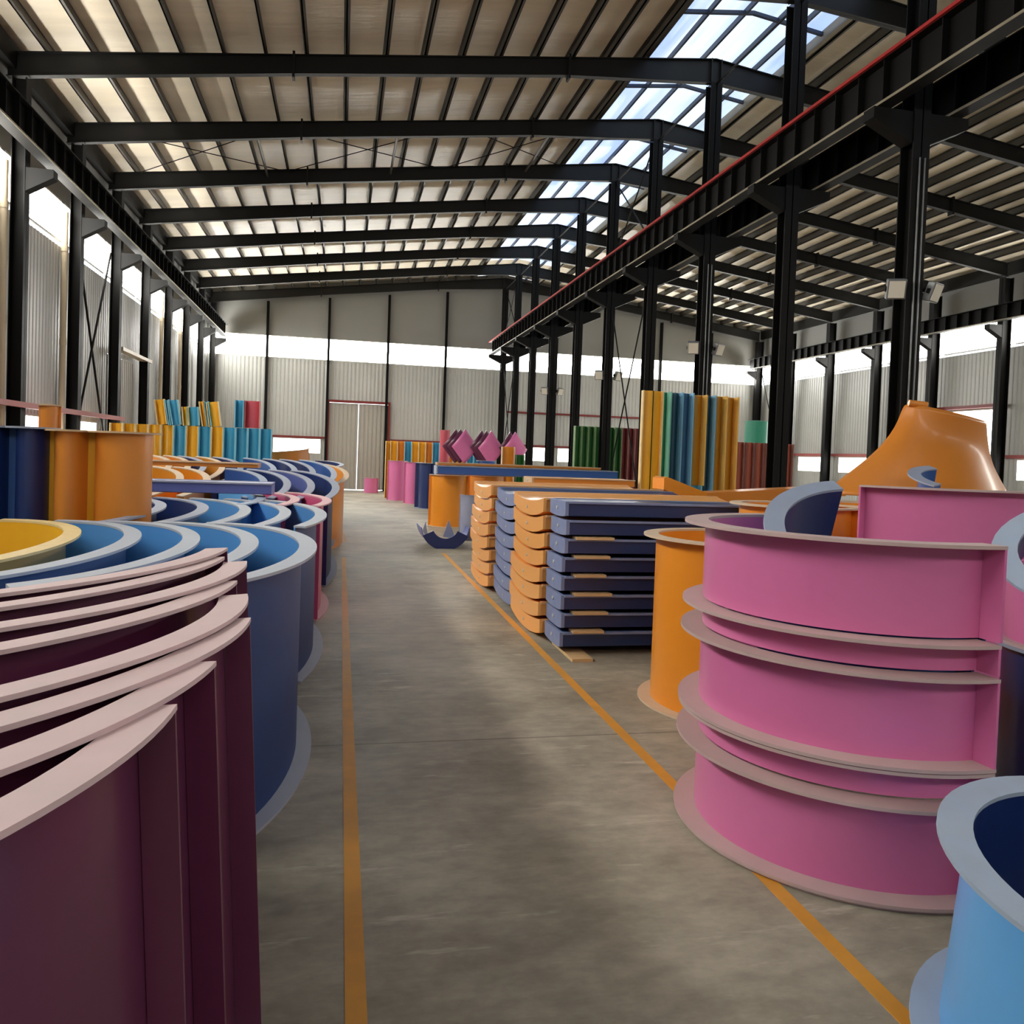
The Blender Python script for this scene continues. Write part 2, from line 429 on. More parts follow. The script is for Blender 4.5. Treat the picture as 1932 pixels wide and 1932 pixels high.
# columns (H-section) ---------------------------------------------------------
def hcol(name, label, x, y, fw, d, z1, along, grp, corbel=None, z0=0):
    """along 'x': web runs in x (flanges face +-x); corbel: list of (dx0,dx1) brackets under the crane beam"""
    t = thing(name, label, 'column', (x, y, 0), group=grp)
    m = MB()
    if along == 'x':
        m.box(-d/2, d/2, -.008, .008, z0, z1); m.box(-d/2, -d/2+.016, -fw/2, fw/2, z0, z1); m.box(d/2-.016, d/2, -fw/2, fw/2, z0, z1)
    else:
        m.box(-.008, .008, -d/2, d/2, z0, z1); m.box(-fw/2, fw/2, -d/2, -d/2+.016, z0, z1); m.box(-fw/2, fw/2, d/2-.016, d/2, z0, z1)
    m.build('shaft', STEEL, t)
    m = MB(); m.box(-d/2-.06, d/2+.06, -d/2-.06, d/2+.06, 0, .025); m.build('base_plate', STEEL, t)
    for (a, b) in corbel or []:
        m = MB(); s = 1 if b > a else -1
        m.prism([(a, 6.06), (b, 6.06), (b, 5.93), (a, 5.68)], 'y', -.1, .1); m.build('corbel', STEEL, t)
    return t
for k in range(nf):
    where = 'at the far corner' if k == 0 else '%s from the far corner' % ORD[k-1]
    y = FR[k]-(.1 if k == 0 else 0)
    hcol('steel_column', 'black steel column on the left wall, '+where, -5.19, y, .22, .21, ztop(-5.19)-.42, 'x', 'left wall columns', [(.105, .52)])
    hcol('steel_column', 'black steel column on the right wall, '+where, 19.0, y, .22, .3, ztop(19.02)-.42, 'x', 'right wall columns', [(-.15, -.6)])
    w2 = 'against the far wall' if k == 0 else '%s out from the far wall' % ORD[k-1]
    hcol('steel_column', 'black column of the middle row carrying the ridge, '+w2, XM, y-(.1 if k == 0 else 0), .23, .24, ztop(XM)-.48, 'y', 'middle row columns', [(-.12, -.66), (.12, .66)])
for i in range(1, 10):
    if i == 5: continue
    x = GX[i]
    hcol('steel_column', 'thin dark post on the far wall, %s from its left corner' % ORD[i-1], x, YB-.1, .1, .14, ztop(x)-.46, 'y', 'far wall posts')

# crane runway beams ----------------------------------------------------------
def runway(x, label, top_m, z0=6.08, z1=6.60, rail=None, side=1):
    t = thing('crane_beam', label, 'crane beam', (x, 0, z0), group='crane runway beams'); h = z1-z0
    m = MB(); m.box(-.008, .008, YF+.1, YB-.25, .014, h-.014); m.build('web', STEEL, t)
    m = MB(); m.box(-.12, .12, YF+.1, YB-.25, h-.016, h); m.build('top_flange', top_m, t)
    m = MB(); m.box(-.1, .1, YF+.1, YB-.25, 0, .016); m.build('bottom_flange', STEEL, t)
    m = MB(); m.box(.1*side, .108*side, YF+.1, YB-.25, -.006, .024) if side > 0 else m.box(-.108, -.1, YF+.1, YB-.25, -.006, .024); m.build('worn_edge', RAIL_EDGE, t)  # pale strip colours in the light caught by the flange edge
    b = MB(); b.box(.008, .10, -.006, .006, .016, h-.016); b.box(-.10, -.008, -.006, .006, .016, h-.016)
    first = None; y = YF+.35; n = 0
    while y < YB-.4:
        if first is None: first = b.build('stiffener', STEEL, t); first.location.y = y
        else:
            c = first.copy(); COL.objects.link(c); c.parent = t; c.location.y = y
        y += .478
    if rail:
        m = MB(); m.box(*((-.155, -.12) if rail is RAILRED else (-.03, .03)), YF+.1, YB-.25, h-.012, h+.028); m.build('rail', rail, t)
runway(XM-.5, 'crane beam with red rail left of the middle columns', STEEL, rail=RAILRED, side=-1)
runway(XM+.5, 'crane beam right of the middle columns', STEEL, rail=STEEL, side=-1)
runway(-4.74, 'crane beam along the left wall', STEEL, z0=6.13, z1=6.62)
runway(18.55, 'crane beam along the right wall', STEEL, z0=6.12, z1=6.58, side=-1)

# rails, pipes, braces ---------------------------------------------------------
def pole(name, label, cat, p, q, r, mt, grp=None, n=10):
    m = MB(); m.bar(p, q, r, n); return tag(m.build(name, mt), label, cat, grp)
def girt(label, box, mt):
    m = MB(); m.box(*box); return tag(m.build('wall_girt', mt), label, 'wall rail', 'red wall rails')
girt('faded red rail along the left wall before the side door', (-5.07, -5.0, YF+.1, 20.5, 2.20, 2.29), PINK_RED)
girt('red rail low on the far wall, left of the big door', (XL+.1, DX0-.12, YB-.09, YB-.01, 2.15, 2.23), RED)
girt('red rail low on the far wall, right of the big door', (DX1+.12, XR-.2, YB-.09, YB-.01, 2.15, 2.23), RED)
girt('faded red rail along the right wall', (XR-.1, XR-.02, YF+.1, YB-.2, 2.16, 2.26), PINK_RED)
girt('red rail over the large opening in the right wall', (XR-.2, XR-.11, FR[5]+.1, FR[4]-.1, 3.70, 3.8), RED)
girt('dark red rail high on the far wall behind the big panels', (XM+.3, 14.4, YB-.09, YB-.01, 3.6, 3.68), RED)
for k, w in ((7, 'at the very left of the view'), (6, 'second from the left edge'), (3, 'fourth bay from the far wall'), (2, 'third bay from the far wall')):
    y = FR[k]-.24
    t = thing('downpipe', 'pale downpipe on the left wall, '+w, 'pipe', (XL+.12, y, 0), group='left wall downpipes')
    m = MB(); m.bar((0, 0, 0), (0, 0, 6.1), .055, 12); pp = m.build('pipe', PALE_PIPE, t)
    for z in (1.5, 3.6, 5.4):
        m = MB(); m.bar((0, 0, z-.06), (0, 0, z+.06), .064, 12); m.build('collar', PALE_PIPE, pp)
def brace(label, x, y0, y1, z0, z1, r=.018, grp='steel cross braces'):
    t = thing('cross_brace', label, 'brace', (x, (y0+y1)/2, z0), group=grp)
    h = (y1-y0)/2; H = z1-z0
    for s in (-1, 1):
        m = MB(); m.bar((.02*s, -h*s, 0), (.02*s, h*s, H), r, 8); m.build('rod', STEEL, t)
brace('black X shaped rod brace on the left wall', -5.28, FR[6]+.25, FR[5]-.25, 1.6, 6.0, .024)
brace('X brace below the crane beam between two middle columns', XM, FR[6]+.1, FR[5]-.1, .4, 5.7)
brace('X brace above the crane beam between two middle columns', XM, FR[6]+.1, FR[5]-.1, 6.7, 8.9)
brace('X brace below the crane beam beside the far wall', XM, FR[1]+.1, FR[0]-.2, .4, 5.7)
brace('X brace above the crane beam beside the far wall', XM, FR[1]+.1, FR[0]-.2, 6.7, 8.9)
brace('X brace on the right wall at the far end', 19.1, FR[1]+.15, FR[0]-.2, .5, 6.0)
pole('ridge_tie_pipe', 'dark tie pipe running along the ridge from column to column', 'pipe', (XM, YF+.1, 8.93), (XM, YB-.3, 8.93), .022, STEEL)
def roof_brace(label, x0, x1, y0, y1):
    t = thing('roof_brace', label, 'brace', (0, y0, 0), group='thin roof braces')
    for a, b in ((x0, x1), (x1, x0)):
        m = MB(); m.bar((a, .1, ztop(a)-.06), (b, y1-y0-.1, ztop(b)-.06), .011, 6); m.build('rod', STEEL, t)
for i, (a, b) in enumerate(((-4.8, -1.5), (-1.4, 2.2), (2.3, 5.3))):
    roof_brace('thin crossed roof rods under the left slope, %s from the eave' % ORD[i], a, b, FR[6], FR[5])
# strut pipes along the braced roof bay
for x, w in ((-1.9, 'nearer the eave'), (1.0, 'half way up'), (4.4, 'nearer the skylight')):
    pole('roof_strut', 'short strut pipe between two rafters of the left slope, '+w, 'pipe', (x, FR[6], ztop(x)-.14), (x, FR[5], ztop(x)-.14), .03, PURLIN, 'roof struts')
# conduits and floodlights
def flood(label, x, y, z, s):
    t = thing('floodlight', label, 'floodlight', (x, y, z), (radians(20), 0, radians(25*s)), 'column floodlights')
    m = MB(); m.box(-.11, .11, -.05, .05, -.12, .12); hs = m.build('housing', GREYMETAL, t, bevel=.012)
    m = MB(); m.box(-.09, .09, -.058, -.05, -.10, .10); m.build('glass', GLASS, hs)
    m = MB(); m.box(-.125, -.112, -.02, .02, -.03, .03); m.box(.112, .125, -.02, .02, -.03, .03); m.box(-.125, .125, .05, .065, -.03, .03)
    m.box(-.02, .02, .06, .16, -.02, .02); m.build('bracket', STEEL, t)
for k, w in ((9, 'nearest'), (7, 'third nearest'), (5, 'fifth nearest'), (3, 'seventh nearest')):
    for s, sd in ((-1, 'left'), (1, 'right')):
        flood('small floodlight on the %s side of the %s middle column' % (sd, w), XM+s*.26, FR[k]-.12, 3.9, s)
for k, w in ((9, 'nearest'), (7, 'third nearest')):
    for dx, sd in ((-.03, 'left'), (.04, 'right')):
        pole('conduit_pipe', 'thin pale conduit on the %s middle column, %s one of the pair' % (w, sd), 'pipe', (XM+dx, FR[k]-.14, 0.05), (XM+dx, FR[k]-.14, 5.5), .011, GREYMETAL, 'column conduits', 8)

# ------------------------------------------------------------------ slide sections
def half_tube(label, c, rx, ry, a0, a1, H, gelc, fw=.085, t=.012, tilt=(0, 0), grp=None, name='half_tube_section', cat='slide section',
              bottom=True, ends=(True, True), top=True, n=40, wall_m=None, k=.014, end_m=None, out_m=None):
    """shell of a flume section standing on end: wall, raw top and bottom flanges, vertical end flanges"""
    T = thing(name, label, cat, c, (radians(tilt[0]), radians(tilt[1]), 0), grp)
    wm, fm = gelc; wm = wall_m or wm
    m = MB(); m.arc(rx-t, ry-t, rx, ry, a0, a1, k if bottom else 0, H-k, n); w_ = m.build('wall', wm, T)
    if out_m:                       # outer face coloured apart; the darker side stands for shade
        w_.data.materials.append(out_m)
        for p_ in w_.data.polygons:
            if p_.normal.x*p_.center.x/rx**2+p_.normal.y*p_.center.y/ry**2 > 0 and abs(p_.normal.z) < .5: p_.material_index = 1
    if top:
        m = MB(); m.arc(rx-t-.002, ry-t-.002, rx+fw, ry+fw, a0, a1, H-k, H, n); m.build('top_flange', fm, T)
    if bottom:
        m = MB(); m.arc(rx-t-.002, ry-t-.002, rx+fw, ry+fw, a0, a1, 0, k, n); m.build('bottom_flange', fm, T)
    for e, a in zip(ends, (a0, a1)):
        if not e: continue
        r = radians(a); d = Vector((cos(r)*rx, sin(r)*ry, 0)); nn = Vector((cos(r)/rx, sin(r)/ry, 0)).normalized()
        tg = Vector((-sin(r)*rx, cos(r)*ry, 0)).normalized()*(1 if a == a0 else -1)
        p0 = d+nn*.001; p1 = d+nn*(fw-.002); q0 = p0+tg*.012; q1 = p1+tg*.012
        v = [(*w.xy, z) for z in (k if bottom else 0, H-k) for w in (p0, p1, q1, q0)]
        m = MB(); m.add(v, [(0, 1, 2, 3), (4, 5, 6, 7), (0, 1, 5, 4), (1, 2, 6, 5), (2, 3, 7, 6), (3, 0, 4, 7)])
        m.build('end_flange', end_m or wm, T)
    return T

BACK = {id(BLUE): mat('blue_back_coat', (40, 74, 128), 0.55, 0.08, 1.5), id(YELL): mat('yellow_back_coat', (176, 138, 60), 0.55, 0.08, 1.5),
        id(BLUE2): mat('deep_blue_back_coat', (30, 58, 110), 0.55, 0.08, 1.5), id(NAVY): mat('navy_back_coat', (24, 40, 78), 0.55, 0.08, 1.5)}  # darker outer faces of the left tubes, shade put into the colour
# --- left side, first row: yellow and four blue half tubes nested in a row
RX, RY = .70, 1.42
def nested(tips, Y, H, colors, grp, text, rx=RX, ry=RY, a0=-90, a1=90, fw=.085, tilt=(0, 0), z0=0, ends=(True, True)):
    n = len(tips)
    for i, (x, g) in enumerate(zip(tips, colors)):
        nm = {id(YELL): 'yellow', id(BLUE): 'blue', id(NAVY): 'navy', id(BLUE2): 'deep blue', id(ROSE): 'rose pink', id(SKY): 'sky blue',
              id(DORAN): 'orange', id(ORAN): 'orange', id(LAV): 'lavender'}[id(g)]
        k = n-1-i
        pos = 'at the aisle end' if k == 0 else '%s in from the aisle' % ORD[k-1]
        yy = Y if not isinstance(Y, (list, tuple)) else Y[i]
        lift = -(ry+fw)*sin(radians(a0))*sin(radians(tilt[0])) if tilt[0] else 0
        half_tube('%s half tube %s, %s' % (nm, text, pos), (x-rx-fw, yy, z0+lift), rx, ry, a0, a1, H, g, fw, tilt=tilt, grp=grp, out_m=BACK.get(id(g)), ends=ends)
nested([-1.44, -1.10, -.77, -.44, -.115], 4.62, 1.145, [YELL, BLUE, BLUE, BLUE, BLUE], 'front left row of half tubes', 'in the front left row', a0=-62, a1=92)
nested([-1.46, -1.10, -.74, -.40, -.10], 7.0, 1.14, [NAVY, NAVY, BLUE, BLUE, BLUE], 'second left row of half tubes', 'in the second left row', rx=.9, ry=2.0, a0=-30, a1=78, ends=(False, True))
nested([-.78, -.42, -.08], 8.95, 1.145, [SKY, ROSE, ROSE], 'third left row of half tubes', 'just behind the second left row', ry=1.6, a0=-30, a1=82)
nested([-2.0, -1.66, -.93, -.63, -.32, .0], 11.05, 1.10, [ORAN, ORAN, BLUE2, NAVY, LAV, NAVY], 'fourth left row of half tubes', 'in the fourth left row', ry=1.5, a0=-35, a1=85, tilt=(6.5, 0))
nested([-2.75, -2.45, -2.2, -1.9, -1.6, -1.05, -.70, -.40, -.05], 14.15, 1.13, [ORAN, ORAN, NAVY, ORAN, NAVY, BLUE2, NAVY, NAVY, BLUE2], 'fifth left row of half tubes', 'in the far left row', ry=1.7, a0=-45, a1=85, tilt=(7, 0))
half_tube('tall orange half tube standing last by the aisle on the left', (-.62, 15.3, 0), .70, 1.9, -60, 95, 1.25, DORAN, .085, tilt=(5, 0), grp='fifth left row of half tubes')

half_tube('brown orange section leaning far back by the far door', (-1.15, 20.3, 0), .55, .5, 150, 380, 1.66, DORAN, .04, tilt=(3, -6), name='curved_panel_section')
half_tube('navy half tube far back, nearest the far door', (-.62, 19.6, 0), .62, 1.2, -60, 90, 1.36, NAVY, .08, tilt=(3, 0))
half_tube('deep blue half tube far back beside the brown orange section', (-1.3, 18.2, 0), .62, 1.2, -60, 90, 1.30, BLUE2, .08, tilt=(3, 0))
# --- plum pieces nested at the very front left
pl = [  # flange tip x, y, z and end angle, from the foremost to the hindmost
    (-.270, 1.501, 1.240, 0), (-.240, 1.749, 1.252, -5), (-.212, 2.134, 1.264, 2), (-.251, 2.414, 1.276, 10),
    (-.299, 2.579, 1.288, 0), (-.310, 2.937, 1.300, 8), (-.387, 2.955, 1.312, 0), (-.398, 3.119, 1.324, 0)]
txt = ['foremost', 'second', 'third', 'fourth', 'fifth', 'sixth', 'seventh', 'hindmost']
LEAN = radians(3.0)
for i, (x, y, z, e) in enumerate(pl):
    r = .95; fw = .065; q = (r+fw)*cos(radians(e)); zb = .014
    H = (z-zb-q*sin(LEAN))/cos(LEAN)
    cx = x-q*cos(LEAN)+H*sin(LEAN); cy = y-(r+fw)*sin(radians(e))
    lab = 'plum curved section at the left front, %s of the nested eight' % txt[i] if i in (0, 7) else 'plum curved section at the left front, %s from the viewer' % txt[i]
    half_tube(lab, (cx, cy, zb), r, r, -105, e, H, PURP, fw, grp='nested plum sections', tilt=(0, -3.0), name='curved_panel_section', k=.010)

# --- tall panels behind the first row
for lab, x, rx, g, H in (('tall orange curved section, right one of the pair behind the blue row', -1.655, .205, DORAN, 1.78),
                         ('tall orange curved section, left one of the pair behind the blue row', -2.028, .112, DORAN, 1.78),
                         ('tall navy curved section beside the tall orange pair', -2.295, .108, NAVY, 1.79),
                         ('tall navy curved section at the left edge of the view', -2.62, .15, NAVY, 1.79)):
    half_tube(lab, (x, 6.8, 0), rx, .22, 180, 360, H, g, .072, ends=(True, False), grp='tall left sections', name='curved_panel_section', end_m=YELL[0] if g is DORAN else BLUE2[0])
half_tube('narrow orange offcut standing behind the tall orange pair', (-2.45, 7.6, 0), .07, .1, 180, 360, 2.0, DORAN, .02, name='curved_panel_section')

# --- troughs lying across the left rows
def trough(label, x0, x1, y0, y1, ztop_, h, sag, gelc, grp=None, wall_m=None, rot=0, end_m=None, n=10):
    """shallow trough lying along x, curved in section, with raw plate closing its near (-x) end"""
    T = thing('trough_section', label, 'slide section', (x0, (y0+y1)/2, ztop_), (0, 0, radians(rot)), grp)
    w = (y1-y0)/2; L = x1-x0
    us = [-1+2*i/n for i in range(n+1)]
    up = [(u*w, -sag*(1-u*u)) for u in us]; dn = [(u*w, -sag*(1-u*u)-h*(1-.12*abs(u)**3)) for u in us]
    m = MB(); m.prism(up+dn[::-1], 'x', .03, L); b = m.build('body', wall_m or gelc[0], T)
    m = MB(); m.prism([(a*1.02, z+.004) for a, z in up]+[(a*1.02, z) for a, z in dn[::-1]], 'x', 0, .03); ep = m.build('end_plate', end_m or gelc[1], T)
    lip = MB()
    for s in (-1, 1): lip.box(.03, L, s*w-.025, s*w+.025, -.012, .006)
    lip.build('side_lip', gelc[1], T)
    m = MB(); m.bar((-.008, 0, -sag-h*.45), (.004, 0, -sag-h*.45), .016, 10); m.build('end_bolt', WHITE_TRIM, ep)  # small white dot on the end plate
    return T
trough('long lavender trough lying across the left tubes', -2.6, -.74, 9.3, 9.75, 1.295, .13, .0, LAV)
trough('long orange trough lying across the far left tubes', -3.0, -1.24, 12.9, 13.4, 1.44, .07, .0, DORAN)

# ------------------------------------------------------------------ right side: pink rings
C0 = (2.433, 3.403)
def pink(label, z0, H, r, a0=92, a1=275, bottom=True):
    half_tube(label, (C0[0], C0[1], z0), r, r, a0, a1, H, PINK, .10, grp='stacked pink half rings', name='half_ring_section', bottom=bottom, n=56)
pink('topmost pink half ring of the big stack', 1.05, .374, .712, bottom=False)
pink('narrow pink half ring, second from the top of the stack', .92, .12, .708, bottom=False)
pink('pink half ring in the middle of the stack', .548, .362, .712)
pink('narrow pink half ring, fourth from the top of the stack', .412, .132, .708, bottom=False)
pink('lowest pink half ring, standing on the floor', .012, .389, .712)
m = MB(); m.arc(.70, .70, .80, .80, 92, 275, 0, .011, 56)
o = tag(m.build('base_ring', PINK[1], loc=(C0[0], C0[1], 0)), 'flat pale flange ring on the floor under the pink stack', 'ring')
half_tube('blue half tube leaning inside the pink rings', (2.70, 3.62, .72), .575, .575, 88, 262, .70, BLUE2, .085, tilt=(24.5, -5), bottom=False, name='half_tube_section', wall_m=NAVY[0], out_m=BLUE2[0])  # inner wall in navy, shade put into its colour
half_tube('light blue ring at the bottom right corner', (2.179, 1.73, .03), .484, .484, 0, 360, .61, SKY, .08, tilt=(7, 0), ends=(False, False), name='ring_section', n=64, wall_m=NAVY[0], out_m=SKY[0])  # navy inner wall stands for the shade inside the ring
half_tube('navy barrel standing behind the pink stack at the right edge', (3.42, 2.95, 0), .42, .42, 0, 360, .93, NAVY, .05, ends=(False, False), name='barrel_section')
half_tube('dark pink barrel on top of the navy one at the right edge', (3.42, 2.95, .93), .42, .42, 0, 360, .36, PINK, .04, ends=(False, False), name='barrel_section', top=False)
half_tube('tilted pale blue ring at the right edge of the view', (3.32, 2.88, 1.27), .36, .36, 0, 360, .13, SKY, .09, tilt=(18, -24), ends=(False, False), name='ring_section', bottom=False, wall_m=NAVY[0], out_m=SKY[0])  # inside painted navy for shade
half_tube('orange barrel beside the pink stack', (2.818, 5.253, 0), .60, .60, 0, 360, 1.182, ORAN, .09, ends=(False, False), name='barrel_section', n=56)
half_tube('pink half ring behind the stack at the right edge', (4.55, 5.65, 0), 1.02, 1.02, 212, 335, 1.585, PINK, .09, name='half_ring_section')
half_tube('orange barrel seen over the rim of the pink stack, left one', (3.70, 6.03, 0), .44, .44, 0, 360, 1.385, ORAN, .08, ends=(False, False), name='barrel_section', bottom=False)
half_tube('orange barrel seen over the rim of the pink stack, right one', (4.42, 6.05, 0), .42, .42, 0, 360, 1.40, ORAN, .08, ends=(False, False), name='barrel_section', bottom=False)
half_tube('orange barrel carrying the orange funnel', (5.45, 6.75, 0), .62, .5, 0, 360, 1.33, DORAN, .08, ends=(False, False), name='barrel_section')
half_tube('small blue half tube end in front of the orange funnel', (5.62, 6.42, 1.40), .36, .36, 88, 200, .25, BLUE2, .1, tilt=(14, -4), bottom=False)

# orange funnel: half cone flaring downwards
def funnel():
    T = thing('funnel_section', 'large orange flaring funnel section high at the right', 'slide section', (6.2, 7.3, 1.34))
    rows = [  # t, xl, xr, z left, z right, bulge
        (0, 5.83, 6.83, 2.42, 2.25, .26), (.18, 5.79, 6.86, 2.24, 2.10, .24), (.4, 5.66, 6.90, 2.03, 1.95, .25),
        (.6, 5.48, 6.97, 1.85, 1.80, .36), (.8, 5.24, 7.06, 1.67, 1.66, .46), (1.0, 4.92, 7.15, 1.44, 1.52, .60)]
    n = 20; V = []; F = []
    for t, xl, xr, zl, zr, bu in rows:
        for i in range(n+1):
            u = i/n; s = sin(pi*u)**(.45 if t < .5 else .7)
            V.append((xl+(xr-xl)*u-6.2, .2-bu*s, zl+(zr-zl)*u-1.34-.03*s))
    for r in range(len(rows)-1):
        for i in range(n):
            a = r*(n+1)+i; F.append((a, a+1, a+n+2, a+n+1))
    m = MB(); m.add(V, F, True); o = m.build('body', DORAN[0], T)
    s = o.modifiers.new('sub', 'SUBSURF'); s.levels = 2; s.render_levels = 2
    so = o.modifiers.new('solid', 'SOLIDIFY'); so.thickness = .015
    m = MB(); m.bar((-.37, .12, 1.07), (-.20, .05, 1.05), .035, 14); m.build('rolled_lip', DORAN[0], T)
    m = MB(); m.box(-1.25, .95, -.42, .2, -.012, .02); m.build('base_flange', DORAN[1], T)
funnel()

# ------------------------------------------------------------------ stacks of troughs right of the aisle
def stack(x0, x1, y0, y1, count, z1, sag, gelc, color, where, wall=None, grp='', h=.13, end_m=None, jit=.02):
    p = (z1-.035)/count
    for i in range(count):
        z = z1-p*i
        dx = random.uniform(-jit, jit); dy = random.uniform(-jit, jit)*.6
        pos = 'topmost' if i == 0 else ('lowest' if i == count-1 else '%s from the top' % ORD[i])
        trough('%s trough of the stack %s, %s' % (color, where, pos), x0+dx, x1+dx, y0+dy, y1+dy, z, min(h, p-.012), sag, gelc, grp, wall_m=wall, end_m=end_m)
stack(1.90, 4.0, 6.62, 7.12, 8, 1.325, .0, NAVT, 'navy', 'nearest the viewer', grp='stacked navy troughs', h=.134)
stack(1.84, 4.2, 7.18, 8.44, 8, 1.32, .055, ORT, 'orange', 'second from the viewer', grp='stacked orange troughs', end_m=ORT[0], h=.138)
stack(1.90, 4.2, 8.52, 9.70, 8, 1.31, .05, NAVT, 'navy', 'between the two orange ones', grp='narrow stacked navy troughs')
stack(1.83, 4.1, 9.80, 11.1, 8, 1.33, .055, ORT, 'orange', 'farthest along the aisle', grp='far stacked orange troughs', end_m=ORT[0], h=.138)
for i in range(6):
    z = 1.325-(1.325-.035)/8*(i+2)+.002
    for q, dx in ((0, 1.99), ):
        m = MB(); m.box(dx, dx+.34-.03*(i % 3), 6.565, 6.70, z, z+.023)
        tag(m.build('wooden_spacer', WOOD), 'pale wood spacer between navy troughs, %s from the top' % ORD[i], 'wood strip', 'spacers in the navy stack')
for (x, y, w) in ((2.0, 6.75, 'under the near navy stack'), (2.0, 7.9, 'under the near orange stack'), (2.0, 9.1, 'under the middle navy stack'), (2.0, 10.4, 'under the far orange stack')):
    m = MB(); m.box(x-.06, x+.12, y-.36, y+.3, 0, .026)
    tag(m.build('timber_bearer', DARKWOOD if y > 7 else WOOD), 'timber bearer on the floor '+w, 'timber', 'stack bearers')

# long boards lying across behind the stacks
trough('long navy trough bridging the orange panels', 2.08, 6.3, 17.7, 18.2, 1.43, .20, .0, BLUE2)
trough('long orange trough lying on the navy bridging trough', 2.1, 5.9, 17.75, 18.15, 1.50, .055, .0, DORAN)
trough('long orange trough lying across behind the far stack', 3.1, 4.9, 12.9, 13.5, 1.36, .12, .0, DORAN)
half = half_tube
# orange V of two boards
def vbeam():
    T = thing('bent_trough_section', 'bent orange trough lying in a shallow V', 'slide section', (4.83, 10.2, 0))
    m = MB(); m.prism([(-.62, 1.48), (-.58, 1.50), (0, 1.30), (0, 1.14), (-.62, 1.33)], 'y', -.2, .2); m.build('left_arm', ORAN[0], T)
    m = MB(); m.prism([(0, 1.30), (2.1, 1.45), (2.1, 1.31), (0, 1.14)], 'y', -.2, .2); m.build('right_arm', DORAN[0], T)
    m = MB(); m.box(-.3, 1.6, -.1, .1, 0, 1.14); m.build('support_block', DORAN[0], T)
vbeam()
half_tube('curved orange panel standing by the aisle under the navy bridging trough', (2.52, 18.9, 0), .42, .5, 185, 345, 1.21, ORAN, .05, name='curved_panel_section')
half_tube('curved orange panel standing behind the other one', (3.5, 19.3, 0), .42, .5, 185, 345, 1.21, DORAN, .05, name='curved_panel_section')
half_tube('navy panel standing on edge left of the orange panel', (2.62, 24.9, 0), .24, .5, 170, 300, 1.4, NAVY, .1, name='curved_panel_section')
half_tube('pink curved panel by the aisle, farther one', (1.98, 28.6, 0), .30, .45, 185, 350, 1.4, PINK, .05, name='curved_panel_section', grp='far pink panels')
half_tube('pink curved panel by the aisle, nearer one', (2.40, 26.9, 0), .27, .45, 185, 350, 1.39, PINK, .05, name='curved_panel_section', grp='far pink panels')
half_tube('pink roll lying open beside the far door', (1.25, 33.2, .0), .28, .4, 100, 330, .62, PINK, .04, name='curved_panel_section')
# boat-shaped offcut on the floor
def cradle():
    T = thing('curved_offcut', 'blue boat shaped offcut lying on the floor by the aisle', 'slide section', (1.88, 14.3, .42))
    def sm(r0, r1, y0, y1, a0=205, a1=335, n=24):
        V = []; 
        for i in range(n+1):
            t = radians(a0+(a1-a0)*i/n)
            for y in (y0, y1):
                for r in (r0, r1): V.append((cos(t)*r, y, sin(t)*r))
        F = []
        for i in range(n):
            a = 4*i; b = a+4
            F += [(a, a+1, b+1, b), (a+2, b+2, b+3, a+3), (a+1, a+3, b+3, b+1), (a, b, b+2, a+2)]
        F += [(0, 2, 3, 1), (4*n, 4*n+1, 4*n+3, 4*n+2)]
        m = MB(); m.add(V, F, True); return m
    sm(.425, .44, 0, .9, 186, 354).build('shell', LAV[0], T)
    sm(.24, .45, -.03, 0, 205, 335).build('front_flange', NAVY[0], T)
    m = MB(); m.prism([(-.41, -.1), (-.30, -.29), (-.36, .06)], 'y', -.02, .02); m.build('pointed_tip', LAV[1], T)
    m = MB(); m.prism([(.02, -.26), (.26, -.30), (.12, .05)], 'y', .5, .53); m.build('pointed_tip', LAV[1], T)
cradle()
half_tube('grey blue disc shaped end leaning by the far orange stack', (2.45, 14.9, .1), .22, .22, 170, 330, .85, LAV, .02, name='curved_panel_section', wall_m=LAV[1])

# ------------------------------------------------------------------ upright channels in the background
def channel(label, x, y, z0, w, d, H, gelc, grp, tilt=0, name='upright_channel', cat='slide section', sides=(-1, 1)):
    T = thing(name, label, cat, (x, y, z0), (0, radians(tilt), 0), grp)
    n = 8; up = []; dn = []
    for i in range(n+1):
        u = -1+2*i/n; up.append((u*w/2, .04-.05*(1-u*u)+.012)); dn.append((u*w/2, .04-.05*(1-u*u)))
    m = MB(); m.prism(up+dn[::-1], 'z', 0, H); m.build('web', gelc[0], T)
    for s in sides:
        m = MB(); m.box(s*w/2-.022*(s < 0)-.0, s*w/2+.022*(s > 0), -d, .05, 0, H); m.build('side_flange', gelc[1], T)
    return T
seq = [YELL]*5+[AQUA, YELL, AQUA, YELL, AQUA, AQUA, AQUA, AQUA]
names = {id(YELL): 'yellow', id(AQUA): 'aqua', id(TEAL): 'teal', id(BLUE2): 'blue', id(GREEN): 'green', id(DRED): 'dark red', id(BRICK): 'brick red', id(ORAN): 'orange', id(CORAL): 'coral red'}
xs = -5.0
for i, g in enumerate(seq):
    w = .265
    channel('%s upright channel in the lower row by the left wall, %s from the left' % (names[id(g)], ORD[i]), xs+w/2, 19.3, 0, w-.045, .12, 2.12, g, 'lower channels by the left wall'); xs += w
up = [(-3.98, YELL, .17, -8), (-3.80, AQUA, .06, -10), (-3.70, AQUA, .18, -8), (-3.47, YELL, .1, -6), (-3.32, AQUA, .2, -4), (-3.08, YELL, .07, -9), (-2.98, AQUA, .06, -9), (-2.86, YELL, .22, -8)]
for i, (x, g, w, tl) in enumerate(up):
    hh = .56 if g is not AQUA or i != 4 else .42
    channel('%s leaning channel on top of the left wall row, %s from the left' % (names[id(g)], ORD[i]), x+.06, 19.3, 2.13, w, .1, hh if i not in (3, 4) else .42, g, 'upper leaning channels', tl)
